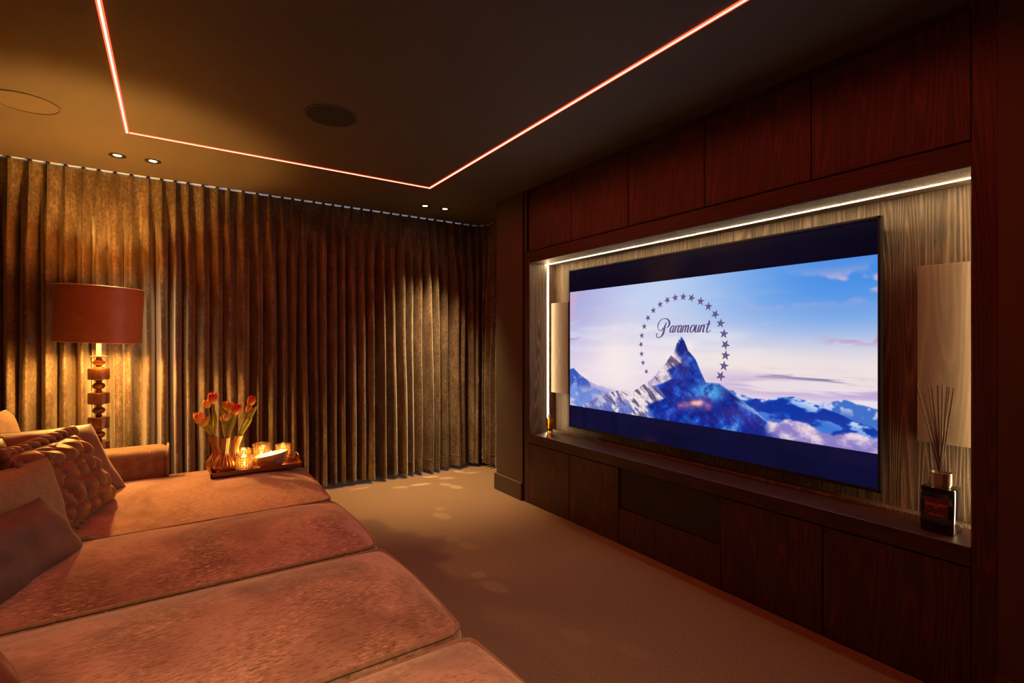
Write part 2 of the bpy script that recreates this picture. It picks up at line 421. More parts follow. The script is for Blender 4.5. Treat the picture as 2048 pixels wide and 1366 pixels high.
# stitched hem line
hem = MB(); hp = [Vector(curtain_pt(s, .042)) + rail_pt(s)[1] * .0012 for s in ss[::3]]
hem.tube(hp, .0013, 4).build('hem_stitch', M['piping'], curt, True)
gl = MB().box((-.009, -.006, -.001), (.009, .006, .0105)).mesh('glider', M['black_metal'])
for k in range(NP):
    P, N, T = rail_pt(pl[k]); inst('glider', gl, curt, (P.x, P.y, ZT), (0, 0, math.atan2(T.y, T.x)))
rail = MB()
prof = [(-.004, 0), (-.004, -.0035), (.045, -.0035), (.045, 0)]
rs = [i * L1 / 4 for i in range(5)] + [L1 + L2 * i / 8 for i in range(1, 9)] + [LT]
for s in rs:
    P, N, T = rail_pt(s)
    for o_, z_ in prof: rail.v.append(tuple(P - N * o_ + Vector((0, 0, H + z_))))
for i in range(len(rs) - 1):
    for k in range(3): rail.f.append((i * 4 + k, i * 4 + k + 1, (i + 1) * 4 + k + 1, (i + 1) * 4 + k))
tag(rail.build('curtain_rail', M['white']), 'slim white curtain rail along the ceiling above the velvet curtain', 'curtain rail')

# ------------------------------------------------------------------ media wall
N0, N1 = .556, 3.156            # niche in Y
NZ0, NZ1 = .54, 1.857           # niche in Z
J0, J1 = .49, 3.215
XB = 2.545                      # back panel plane
GAP = .004
sur = thing('media_wall_surround', 'dark stained oak surround framing the lit television niche', 'wall unit', (0, 0, 0))
MB().box((D, J0, 0), (XB, N0, H), .002).build('side_panel', M['wood'], sur)
MB().box((D, N1, 0), (XB, J1, H), .002).build('side_panel', M['wood'], sur)
MB().box((D, N0, NZ1), (2.42, N1, 1.941), .002).build('top_rail', M['wood_h'], sur)
MB().box((2.42, N0, NZ1 + .0), (XB, N1, 1.941), .001).build('niche_ceiling', M['panel'], sur)
MB().box((D, J1, 0), (D + .05, 3.243, H)).build('shadow_gap_filler', M['dark'], sur).location.x = .06
MB().box((D + .004, N1 - .003, NZ0), (XB, N1, NZ1), .0008).build('side_lining', M['panel'], sur); MB().box((D + .004, N0, NZ0), (XB, N0 + .003, NZ1), .0008).build('side_lining', M['panel'], sur)
MB().box((D + .004, N0 + .003, NZ1 - .002), (2.434, N1 - .003, NZ1), .0006).build('top_lining', M['panel'], sur); MB().box((2.456, N0 + .003, NZ1 - .002), (XB, N1 - .003, NZ1), .0006).build('top_lining', M['panel'], sur)
# back panel as veneer boards
bw = (N1 - N0) / 4
for k in range(4):
    MB().box((XB, N0 + k * bw + .0006, NZ0 - .07), (XB + .018, N0 + (k + 1) * bw - .0006, 1.941), .0006).build('back_panel', M['panel'], sur)
MB().box((XB - .055, N0, NZ0), (XB, N1, NZ0 + .012), .001).build('back_ledge', M['panel'], sur)
MB().box((D + .01, J0, H - .03), (XB, J1, H)).build('cornice', M['wood_h'], sur)
sh = MB().box((D - .004, N0 + .001, .472), (XB, N1 - .001, NZ0), .0025).build('media_shelf', M['wood_h'])
tag(sh, 'long dark oak shelf along the bottom of the television niche', 'shelf')
def cabinet(y0, y1, z0, z1, label, group, name):
    t = thing(name, label, 'cabinet', (D, (y0 + y1) / 2, z0), 0, group); hw = (y1 - y0) / 2; hh = z1 - z0
    b = MB()
    b.box((.024, -hw, 0), (.25, -hw + .016, hh)); b.box((.024, hw - .016, 0), (.25, hw, hh)); b.box((.024, -hw, 0), (.25, hw, .016)); b.box((.024, -hw, hh - .016), (.25, hw, hh)); b.box((.24, -hw, 0), (.25, hw, hh))
    b.build('body', M['dark'], t)
    MB().box((.0, -hw + GAP * .7, GAP), (.020, hw - GAP * .7, hh - GAP), .0015).build('door', M['wood'], t)
    return t
names_u = ['nearest the curtain', 'second from the curtain', 'third from the curtain, middle of the row', 'fourth from the curtain', 'at the right end, widest in view']
ub = (N1 + .03 - N0) / 5
for k in range(5):
    y1 = N1 + .03 - k * ub; y0 = y1 - ub
    cabinet(y0, y1, 1.943, H - .032, 'red-lit oak cupboard above the television niche, ' + names_u[k], 'cupboards above the television', 'wall_cabinet')
lb = [(2.682, 3.156, 'plain dark oak base cabinet under the shelf, nearest the curtain'), (2.214, 2.682, 'dark oak base cabinet left of the black speaker opening'),
      (1.036, 1.515, 'dark oak base cabinet right of the black speaker opening'), (.556, 1.036, 'dark oak base cabinet at the right end below the black bottle')]
for y0, y1, lab in lb: cabinet(y0, y1, .004, .470, lab, 'cabinets below the television', 'base_cabinet')
mc = thing('media_cabinet', 'centre media cabinet with black cloth speaker opening above a plain drawer', 'cabinet', (D, 1.8645, .004))
b = MB(); hw = .3495
b.box((.03, -hw, 0), (.25, -hw + .016, .466)); b.box((.03, hw - .016, 0), (.25, hw, .466)); b.box((.03, -hw, 0), (.25, hw, .016)); b.box((.24, -hw, 0), (.25, hw, .466)); b.box((.03, -hw, .22), (.25, hw, .234)); b.box((.03, -hw, .455), (.25, hw, .466))
b.build('body', M['dark'], mc)
MB().box((0, -hw + .002, .002), (.02, hw - .002, .218), .0015).build('drawer_front', M['wood'], mc)
MB().box((.012, -hw + .002, .222), (.02, hw - .002, .462), .001).build('speaker_cloth', M['cloth_dark'], mc)
# niche light strips
ns = thing('niche_light_strip', 'warm white light strip along the top of the television niche', 'light strip', (0, 0, 0), 0, 'niche light strips')
MB().box((2.438, N0 + .002, NZ1 - .004), (2.452, N1 - .002, NZ1 + .002)).build('diffuser', M['warm_led'], ns)
MB().box((2.434, N0 + .001, NZ1 - .0025), (2.438, N1 - .001, NZ1)).build('profile_edge', M['white'], ns); MB().box((2.452, N0 + .001, NZ1 - .0025), (2.456, N1 - .001, NZ1)).build('profile_edge', M['white'], ns)
for y, sgn, lab in ((N1, -1, 'upright warm white light strip on the niche side by the amber bottle'), (N0, 1, 'upright warm white light strip hidden behind the right jamb by the black bottle')):
    t = thing('niche_light_strip', lab, 'light strip', (2.465, y, 0), 0, 'niche light strips')
    MB().box((-.007, min(0, sgn * .007), NZ0 + .002), (.007, max(0, sgn * .007), NZ1 - .006)).build('diffuser', M['warm_led'], t)
    for e in (-.011, .007): MB().box((e, min(0, sgn * .0055), NZ0 + .001), (e + .004, max(0, sgn * .0055), NZ1 - .006)).build('profile_edge', M['white'], t)
# wall speakers
def wall_speaker(y0, y1, label):
    t = thing('wall_speaker', label, 'speaker', (XB, (y0 + y1) / 2, .848), 0, 'flat speakers beside the television'); hw = (y1 - y0) / 2
    MB().box((-.050, -hw, 0), (-.001, hw, .705), .002).build('cabinet', M['speaker'], t)
    MB().box((-.054, -hw + .002, .002), (-.0502, hw - .002, .703), .001).build('cover', M['speaker'], t)
wall_speaker(N0 + .004, .775, 'flat taupe speaker panel behind the black reed bottle')
wall_speaker(2.935, N1 - .012, 'flat taupe speaker panel behind the amber reed bottle')

# ------------------------------------------------------------------ television
TVX = 2.478
TY0, TY1, TZ0, TZ1 = .894, 2.906, .609, 1.782
tv = thing('television', 'large flat television showing a snowy mountain film logo', 'television', (TVX, (TY0 + TY1) / 2, TZ0))
hw = (TY1 - TY0) / 2; hh = TZ1 - TZ0
MB().box((.0, -hw, 0), (.026, hw, hh), .002).build('case', M['tv_body'], tv)
MB().box((.026, -hw * .75, .1), (XB - TVX, hw * .75, hh - .35), .004).build('wall_bracket', M['tv_body'], tv)
fr = MB(); bz = .010
fr.box((-.004, -hw, 0), (.001, -hw + bz, hh)); fr.box((-.004, hw - bz, 0), (.001, hw, hh)); fr.box((-.004, -hw, 0), (.001, hw, bz + .004)); fr.box((-.004, -hw, hh - bz), (.001, hw, hh))
fr.build('bezel', M['tv_body'], tv)

def m_screen():
    t = NT('lit_screen'); at = t.node('ShaderNodeAttribute', attribute_name='picture')
    t.set(Base_Color=(.004, .004, .005), Roughness=.07, Specular_IOR_Level=.5, Emission_Strength=TV_GAIN)
    t.l(at.outputs['Color'], t.b.inputs['Emission Color']); return t.m
IW0, IW1 = -hw + bz, hw - bz; IZ0, IZ1 = .1645, 1.0105          # picture area; bars above and below
def fbm(x, y, seed, oct=5, gain=.5):
    rs = np.random.RandomState(seed); tot = np.zeros_like(x); a = 1; f = 1.0; nrm = 0
    for o in range(oct):
        tab = rs.rand(256, 256); xi = np.floor(x * f).astype(int); yi = np.floor(y * f).astype(int)
        fx = x * f - xi; fy = y * f - yi; fx = fx * fx * (3 - 2 * fx); fy = fy * fy * (3 - 2 * fy)
        g = lambda i, j: tab[(yi + j) % 256, (xi + i) % 256]
        tot += a * ((g(0, 0) * (1 - fx) + g(1, 0) * fx) * (1 - fy) + (g(0, 1) * (1 - fx) + g(1, 1) * fx) * fy); nrm += a; a *= gain; f *= 2
    return tot / nrm
def picture(u, v):
    """film logo picture, sRGB 0..1, u left-right, v bottom-top"""
    c = lambda r, g, b: np.array([r, g, b]) / 255.
    lerp = lambda a, b, k: a * (1 - k[..., None]) + b * k[..., None]
    ss_ = lambda a, b, x: np.clip((x - a) / (b - a), 0, 1) ** 2 * (3 - 2 * np.clip((x - a) / (b - a), 0, 1))
    A = 2.34; X = u * A
    one = np.ones(u.shape + (3,))
    sky = lerp(one * c(238, 222, 238), one * c(196, 214, 248), ss_(.25, .95, v))
    sky = lerp(sky, c(70, 145, 236) * one, ss_(.40, .95, u) * ss_(.35, .95, v) * .98)
    sky = lerp(sky, c(172, 168, 226) * one, ss_(.40, 0, u) * ss_(.2, .9, v) * .8)
    st = fbm(X * 1.4, v * 9, 3, 5); sky = lerp(sky, c(245, 243, 252) * one, ss_(.45, .75, st) * .6 * ss_(1.0, .6, v))
    sky = lerp(sky, c(252, 236, 228) * one, np.exp(-((v - .42) / .14) ** 2) * ss_(.3, .7, u) * .7)
    sky = lerp(sky, c(196, 168, 220) * one, np.exp(-((v - .30) / .07) ** 2) * ss_(.42, .8, u) * ss_(.40, .62, fbm(X * 2, v * 24, 9, 4)) * .9)
    cl1 = fbm(X * 4 + 1, v * 7, 21, 5); band = np.exp(-((v - .86) / .075) ** 2) * ss_(.66, .76, u)
    sky = lerp(sky, c(226, 188, 220) * one, ss_(.44, .54, cl1) * band * .98)
    sky = lerp(sky, c(160, 150, 208) * one, ss_(.56, .66, cl1) * np.exp(-((v - .82) / .05) ** 2) * ss_(.70, .8, u) * .6)
    sky = lerp(sky, c(206, 160, 196) * one, ss_(.5, .6, fbm(X * 5, v * 22, 5, 4)) * np.exp(-((v - .575) / .03) ** 2) * ss_(.86, .95, u) * .9)
    sky = lerp(sky, c(212, 178, 214) * one, ss_(.44, .6, fbm(X * 5, v * 8, 8, 5)) * ss_(.18, 0, u) * ss_(.6, .95, v) * .8)
    sky = lerp(sky, c(92, 92, 156) * one, ss_(.48, .60, fbm(X * 2.2, v * 34, 14, 4)) * np.exp(-((v - .365 + (u - .85) * .1) / .022) ** 2) * ss_(.60, .75, u) * .8)
    sky = lerp(sky, c(120, 110, 178) * one, ss_(.5, .6, fbm(X * 4, v * 26, 15, 4)) * np.exp(-((v - .60) / .02) ** 2) * ss_(.08, .0, u) * .8)
    r2 = ((u - .235) * A) ** 2 + ((v - .375) * 1.0) ** 2
    sky = lerp(sky, one * c(255, 250, 246), np.exp(-r2 / .030) * .95); sky = lerp(sky, one * c(255, 236, 240), np.exp(-r2 / .16) * .6)
    img = sky
    def ridge(pts, wob, seed, oct=6, fr_=9):
        p = np.array(pts); return np.interp(u, p[:, 0], p[:, 1]) + wob * (fbm(X * fr_, np.zeros_like(X) + seed, seed, oct, .55) - .5)
    def paint(img, top, colr, soft=.004): return np.where((v < top)[..., None], colr, img) if soft == 0 else lerp(img, colr, ss_(top + soft, top - soft, v))
    # hazy left ranges
    t0 = ridge([(0, .26), (.06, .27), (.12, .22), (.2, .19), (.3, .17), (1, 0)], .04, 31)
    img = paint(img, t0, lerp(one * c(186, 164, 216), one * c(240, 214, 232), ss_(.05, .26, u)))
    t1 = ridge([(0, .315), (.022, .325), (.062, .277), (.117, .19), (.16, .16), (.26, .12), (1, 0)], .04, 32)
    n = fbm(X * 14, v * 14, 41, 5); img = paint(img, t1, lerp(lerp(one * c(58, 92, 190), one * c(148, 160, 226), ss_(.42, .62, n)), one * c(214, 180, 218), ss_(.04, .24, u) * .7))
    cc = fbm(X * 6, v * 9, 51, 5); img = lerp(img, lerp(one * c(120, 150, 226), one * c(250, 224, 236), ss_(.4, .6, cc)), ss_(.24, .15, v + .05 * cc) * ss_(.30, .12, u) * .85)
    # right ranges
    t2 = ridge([(.6, .26), (.668, .258), (.7145, .2226), (.80, .21), (.877, .224), (.912, .238), (.938, .255), (.962, .239), (1, .222)], .018, 33)
    n = fbm(X * 20, v * 26, 42, 5); img = np.where((u > .6)[..., None], paint(img, t2, lerp(one * c(66, 116, 206), one * c(214, 214, 246), ss_(.45, .6, n) * ss_(.10, .02, t2 - v))), img)
    t3 = ridge([(.6, .19), (.697, .20), (.731, .22), (.753, .206), (.782, .237), (.825, .2465), (.877, .2125), (.938, .168), (1, .119)], .02, 34)
    n = fbm(X * 10 - v * 12, v * 20 + X * 6, 43, 5); rc = lerp(one * c(8, 54, 168), one * c(58, 122, 222), ss_(.45, .65, n)); rc = lerp(rc, one * c(206, 222, 250), ss_(.56, .64, n) * ss_(.09, .0, t3 - v))
    img = np.where((u > .6)[..., None], paint(img, t3, rc), img)
    # main mountain
    pm = [(0, -.05), (.0621, .0106), (.1587, .111), (.2474, .1786), (.29, .155), (.3025, .1652), (.3881, .281), (.4438, .407), (.4742, .4966), (.489, .569), (.5015, .6003), (.5123, .5689), (.5251, .4985), (.5495, .4439), (.5665, .3626), (.5832, .2964), (.6251, .2897), (.6621, .2438), (.6974, .1871), (.7313, .1391), (.7846, .0513), (.8675, -.0002), (1, -.1)]
    tm = ridge(pm, .014, 35, 6, 16)
    # spine separating the sunlit west side from blue shade
    sp = np.interp(v, [0, .08, .16, .24, .30, .36, .42, .50, .56, .60], [.405, .372, .435, .405, .47, .452, .505, .478, .492, .5015]) + .03 * (fbm(X * 9, v * 9, 61, 5) - .5)
    west = ss_(sp + .012, sp - .012, u)
    nr = fbm(X * 26 + v * 30, v * 10, 62, 5, .6); nb = fbm(X * 9 - v * 6, v * 9 + X * 4, 63, 6, .6)
    shade = lerp(one * c(4, 40, 156), one * c(30, 92, 214), ss_(.42, .66, nb)); shade = lerp(shade, one * c(120, 166, 240), ss_(.62, .74, nb) * .7)
    shade = lerp(shade, one * c(3, 26, 110), ss_(.53, .66, nr) * .5)
    snow = lerp(one * c(252, 238, 240), one * c(196, 176, 216), ss_(.42, .62, nb)); snow = lerp(snow, one * c(64, 56, 96), ss_(.52, .62, nr) * .75)
    snow = lerp(snow, one * c(96, 120, 208), ss_(.16, .02, v) * ss_(.38, .5, nb) * .8)
    mc_ = lerp(shade, snow, west)
    bowl = np.exp(-(((u - .595) * A / .085) ** 2 + ((v - .235) / .055) ** 2)); mc_ = lerp(mc_, one * c(70, 162, 240), np.clip(bowl * 1.6, 0, 1) * ss_(.35, .55, nb + .12))
    rimr = ss_(.02, .0, tm - v) * ss_(.575, .6, u); mc_ = lerp(mc_, one * c(150, 190, 246), rimr * .7)
    r3 = np.abs(v - (.20 - (u - .66) * .95 + .02 * (nb - .5))); mc_ = lerp(mc_, one * c(176, 206, 250), ss_(.022, .0, r3) * ss_(.66, .70, u) * .75)
    gl_ = ss_(.30, .0, u) * .5; mc_ = lerp(mc_, one * c(190, 150, 210), gl_ * ss_(.4, .6, nb)); mc_ = lerp(mc_, one * c(70, 92, 186), ss_(.30, .1, u) * ss_(.2, .05, v) * .4)
    rg = 1 - np.abs(2 * fbm(X * 46 + v * 16, v * 34 - X * 9, 66, 4, .6) - 1)
    mc_ = lerp(mc_, mc_ * .45, ss_(.80, .96, rg) * .3 * (1 - .4 * west)); mc_ = lerp(mc_, np.minimum(1, mc_ * 1.5 + .12), ss_(.60, .44, rg) * .28)
    img = paint(img, tm, mc_, .003)
    # cloud bank at lower right
    q = np.interp(u, [.74, .764, .805, .844, .881, .942, 1.0], [.0, .10, .125, .125, .10, .095, .09]); cn = fbm(X * 9, v * 14, 71, 6, .55)
    m = ss_(.0, .025, q + .09 * (cn - .5) - v) * ss_(.745, .775, u) * ss_(-.10, .03, v - np.interp(u, [.74, 1], [.05, -.10]))
    img = lerp(img, lerp(one * c(146, 130, 204), one * c(250, 222, 232), ss_(.36, .62, cn + (v - q) * 1.6 + .08)), m * .96)
    return np.clip(img, 0, 1)
GU, GV = 760, 330
uu, vv = np.meshgrid(np.linspace(0, 1, GU + 1), np.linspace(0, 1, GV + 1))
img = picture(uu, vv); lin = np.where(img <= .04045, img / 12.92, ((img + .055) / 1.055) ** 2.4)
co = np.zeros((GV + 1, GU + 1, 3)); co[..., 0] = -.0012; co[..., 1] = IW1 + (IW0 - IW1) * uu; co[..., 2] = IZ0 + (IZ1 - IZ0) * vv
idx = np.arange((GU + 1) * (GV + 1)).reshape(GV + 1, GU + 1)
fc = np.stack([idx[:-1, :-1], idx[:-1, 1:], idx[1:, 1:], idx[1:, :-1]], -1).reshape(-1, 4)
def grid_mesh(name, co, fc, mat):
    me = bpy.data.meshes.new(name); nv = co.reshape(-1, 3); me.vertices.add(len(nv)); me.vertices.foreach_set('co', nv.ravel())
    me.loops.add(fc.size); me.polygons.add(len(fc)); me.loops.foreach_set('vertex_index', fc.ravel().astype(np.int32))
    me.polygons.foreach_set('loop_start', np.arange(0, fc.size, 4, dtype=np.int32)); me.update(calc_edges=True); me.validate(); me.materials.append(mat); return me
M['screen'] = m_screen()
me = grid_mesh('screen', co, fc, M['screen'])
ca = me.color_attributes.new('picture', 'FLOAT_COLOR', 'POINT'); rgba = np.ones((len(me.vertices), 4)); rgba[:, :3] = lin.reshape(-1, 3); ca.data.foreach_set('color', rgba.ravel())
scr = link(bpy.data.objects.new('screen', me)); scr.parent = tv; scr['label'] = 'lit picture of a snowy peak'
def m_bar(name, k):
    t = NT(name); v = t.coords(); n = t.noise(v, 2, 2); t.set(Base_Color=(.004, .004, .006), Roughness=.07, Emission_Strength=1)
    t.l(t.ramp(n, [(.3, (.0008 * k, .0012 * k, .010 * k)), (.7, (.0012 * k, .0022 * k, .018 * k))]), t.b.inputs['Emission Color']); return t.m
M['bar'] = m_bar('backlit_black_bar', .5); M['bar_low'] = m_bar('backlit_black_bar_lower', 1.5)
MB().box((-.0012, IW0, bz + .004), (.0, IW1, IZ0)).build('screen_bar', M['bar_low'], tv); MB().box((-.0012, IW0, IZ1), (.0, IW1, hh - bz)).build('screen_bar', M['bar'], tv)
# stars and script lettering lit on the screen
def m_ink(name, c):
    t = NT(name); v = t.coords(); n = t.noise(v, 60, 2); t.set(Base_Color=(.004, .004, .005), Roughness=.07, Emission_Strength=TV_GAIN)
    t.l(t.ramp(n, [(.35, tuple(x * .7 for x in c)), (.65, c)]), t.b.inputs['Emission Color']); return t.m
M['star'] = m_ink('screen_star', (.155, .125, .30)); M['script'] = m_ink('screen_lettering', (.125, .085, .24))
sw, shh = IW1 - IW0, IZ1 - IZ0
stars = [(.3691, .3394), (.3556, .4041), (.3497, .4701), (.3471, .5413), (.3505, .6078), (.3607, .6752), (.3757, .7385), (.3971, .7909), (.4235, .831), (.4507, .858), (.4794, .8708), (.508, .8717), (.5363, .8599), (.5665, .8316), (.5917, .7938), (.6131, .7401), (.6295, .6801), (.6395, .6123), (.6438, .5425), (.6444, .4742), (.6395, .4067), (.6295, .3408)]
for i, (u, v) in enumerate(stars):
    r = .019 + .012 * i / 21; a0 = PI / 2 + (.5 if i % 3 == 0 else .12) * (1 if i < 11 else -1); pts = []
    for k in range(10):
        rr = r if k % 2 == 0 else r * .40; a = a0 + k * PI / 5; pts.append((-.0020, -rr * math.cos(a), rr * math.sin(a)))
    m_ = MB(); m_.v = [(-.0020, 0, 0)] + pts; m_.f = [(0, 1 + k, 1 + (k + 1) % 10) for k in range(10)]
    inst('star', m_.mesh('star', M['star']), scr, (0, IW1 - u * sw, IZ0 + v * shh))
def ribbon(mb, pts, wd):
    n = len(pts); P = [Vector((p[0], p[1])) for p in pts]; base = len(mb.v)
    for i in range(n):
        t = P[min(i + 1, n - 1)] - P[max(i - 1, 0)]; t.normalize(); nn = Vector((-t.y, t.x)); w_ = wd[i] / 2 if isinstance(wd, list) else wd / 2
        for s_ in (1, -1): q = P[i] + nn * w_ * s_; mb.v.append((-.0020, -q.x, q.y))
    for i in range(n - 1): mb.f.append((base + 2 * i, base + 2 * i + 1, base + 2 * i + 3, base + 2 * i + 2))
def smooth(pts, n=6):
    out = []; P = [pts[0]] + list(pts) + [pts[-1]]
    for i in range(1, len(P) - 2):
        for k in range(n):
            t = k / n; q = []
            for d in range(len(pts[0])):
                a, b, c, e = P[i - 1][d], P[i][d], P[i + 1][d], P[i + 2][d]
                q.append(.5 * (2 * b + (c - a) * t + (2 * a - 5 * b + 4 * c - e) * t * t + (3 * b - a - 3 * c + e) * t ** 3))
            out.append(tuple(q))
    out.append(tuple(pts[-1])); return out
# lettering in units of x-height; slanted script
letters = {
 'P': [[(1.0, .78, .20), (.93, .50, .15), (.70, .33, .10), (.42, .36, .08), (.20, .62, .10), (.12, 1.0, .14), (.25, 1.45, .14), (.55, 1.85, .11), (.95, 2.08, .08), (1.35, 2.12, .09), (1.75, 1.98, .16), (2.02, 1.68, .25), (2.08, 1.28, .27), (1.9, .92, .18), (1.62, .68, .08)],
       [(1.66, 1.55, .08), (1.48, 1.3, .16), (1.32, .9, .26), (1.20, .40, .28), (1.05, -.12, .27), (.78, -.50, .18), (.40, -.72, .10), (.05, -.68, .12), (-.10, -.42, .14), (-.02, -.16, .15), (.08, -.1, .1)]],
 'a': [[(.62, .86, .10), (.44, 1.0, .12), (.20, .80, .18), (.10, .42, .22), (.18, .08, .18), (.36, .06, .10), (.56, .38, .09), (.64, .82, .1)], [(.68, 1.02, .16), (.64, .55, .21), (.62, .16, .21), (.70, .0, .12), (.86, .10, .07)]],
 'r': [[(.05, .85, .07), (.18, .98, .12)], [(.20, 1.0, .18), (.17, .5, .21), (.15, .0, .2)], [(.19, .55, .08), (.36, .88, .10), (.56, 1.0, .15), (.66, .9, .14)]],
 'm': [[(.20, 1.0, .18), (.17, .5, .21), (.15, .0, .2)], [(.19, .50, .07), (.40, .90, .10), (.56, .98, .15), (.64, .85, .2), (.62, .4, .21), (.60, .0, .2)], [(.63, .5, .07), (.84, .90, .10), (1.0, .98, .15), (1.08, .85, .2), (1.06, .4, .21), (1.06, .08, .2), (1.14, .0, .12), (1.3, .12, .07)]],
 'o': [[(.44, 1.0, .10), (.20, .82, .18), (.08, .45, .23), (.18, .08, .16), (.40, .0, .10), (.64, .2, .18), (.76, .58, .22), (.66, .93, .15), (.44, 1.0, .10)]],
 'u': [[(.05, .85, .07), (.18, 1.0, .16), (.18, .5, .21), (.18, .14, .2), (.30, .0, .12), (.50, .12, .09), (.64, .5, .09)], [(.68, 1.0, .18), (.64, .5, .21), (.63, .14, .2), (.72, .0, .12), (.88, .12, .07)]],
 'n': [[(.20, 1.0, .18), (.17, .5, .21), (.15, .0, .2)], [(.19, .50, .07), (.40, .90, .10), (.58, .98, .15), (.68, .85, .2), (.65, .4, .21), (.65, .08, .2), (.74, .0, .12), (.88, .12, .07)]],
 't': [[(.30, 1.55, .22), (.26, .9, .2), (.20, .35, .2), (.26, .02, .16), (.46, -.06, .09), (.68, .06, .08), (.80, .26, .12)], [(-.06, 1.04, .14), (.56, 1.08, .14)]]}
xh = .0405; x0 = IW1 * 0 + 0; slant = .26
adv = [('P', -2.30), ('a', .0), ('r', .86), ('a', 1.42), ('m', 2.22), ('o', 3.62), ('u', 4.42), ('n', 5.26), ('t', 6.30)]
ox = .4570; oy = .6265
for ch, ax in adv:
    mb = MB()
    for stt in letters[ch]:
        q = smooth(stt, 5); xs = 1.0 if ch != 'P' else 1.13
        pp = [((ox * sw) + (ax * .97 + a * xs * .97 + (b * slant if ch != 'P' else b * .02)) * xh * 1.00, b * xh) for a, b, w_ in q]; ribbon(mb, pp, [w_ * xh * 1.2 for a, b, w_ in q])
    mb.v = [(x, y + IW1, z + IZ0 + oy * shh) for x, y, z in mb.v]
    mb.build('script_letter', M['script'], scr, fix=False)

# ------------------------------------------------------------------ reed diffusers
def text_mesh(s, size, mat, name):
    cu = bpy.data.curves.new(name, 'FONT'); cu.body = s; cu.size = size; cu.extrude = .0002; cu.align_x = 'CENTER'; cu.space_character = 1.08
    ob = bpy.data.objects.new('tmp', cu); COL.objects.link(ob); bpy.context.view_layer.update()
    me = bpy.data.meshes.new_from_object(ob.evaluated_get(bpy.context.evaluated_depsgraph_get())); bpy.data.objects.remove(ob); me.name = name
    me.materials.clear(); me.materials.append(mat); return me
bt = thing('reed_diffuser', 'square black glass reed diffuser with red-brown label on niche shelf', 'diffuser', (2.402, .672, NZ0))
BW, BH, BD = .050, .166, .050                         # half width in y, height, half depth in x
MB().box((-BD, -BW, 0), (BD, BW, BH), .006).build('bottle', M['bottle'], bt, 40)
MB().lathe([(.030, BH - .002), (.030, BH + .006), (.034, BH + .007), (.034, BH + .052), (.031, BH + .052), (.031, BH + .045), (.002, BH + .045)], 40).build('collar', M['cap'], bt, 40)
lbp = MB().box((-BD - .0008, -.035, .055), (-BD, .035, .129)).build('paper_label', M['label'], bt)
inst('lettering', text_mesh('GALLERY', .0150, M['label_ink'], 'lettering'), lbp, (-BD - .0010, .0, .0990), (PI / 2, 0, -PI / 2))
small = MB()
for k in range(5): small.box((-BD - .0011, -.0055 + k * .0023, .0920), (-BD - .0008, -.0039 + k * .0023, .0940))
for k in range(14): small.box((-BD - .0011, -.021 + k * .003, .0660), (-BD - .0008, -.0189 + k * .003, .0660 + (.0034 if k > 10 else .0018)))
small.build('small_print', M['label_ink'], lbp)['kind'] = 'stuff'
rr = random.Random(3)
ends = [(.069, .542), (.060, .540), (.031, .548), (.025, .541), (.017, .543), (.002, .545), (-.005, .548), (-.026, .543), (-.028, .540), (-.038, .537)]
for i, (dy, hz) in enumerate(ends):
    dx = rr.uniform(-.03, .03); MB().tube([(rr.uniform(-.010, .010), -dy * .12 + rr.uniform(-.006, .006), BH - .02), (dx, dy, hz)], .0026, 6).build('reed', M['reed'], bt, True)
ad = thing('reed_diffuser', 'small amber glass reed diffuser beside the upright light strip', 'diffuser', (2.405, 3.05, NZ0))
MB().lathe([(.019, .0), (.021, .004), (.022, .02), (.0235, .050), (.024, .118), (.0225, .118), (.021, .03), (.003, .026)], 32).build('glass', M['amber'], ad, 40)
MB().lathe([(.0205, .027), (.0208, .040), (.003, .041)], 24).build('oil', M['label'], ad, 40)
MB().lathe([(.024, .1185), (.024, .122), (.0215, .126), (.013, .127), (.013, .150), (.012, .150), (.012, .120)], 28, cap=False).build('neck', M['clear'], ad, 40)
for dx, dy in ((.012, .008), (.018, -.022), (-.004, -.028), (.005, -.034), (-.012, .010)): MB().tube([(0, 0, .03), (dx, dy, .215)], .0015, 5).build('reed', M['reed'], ad, True)

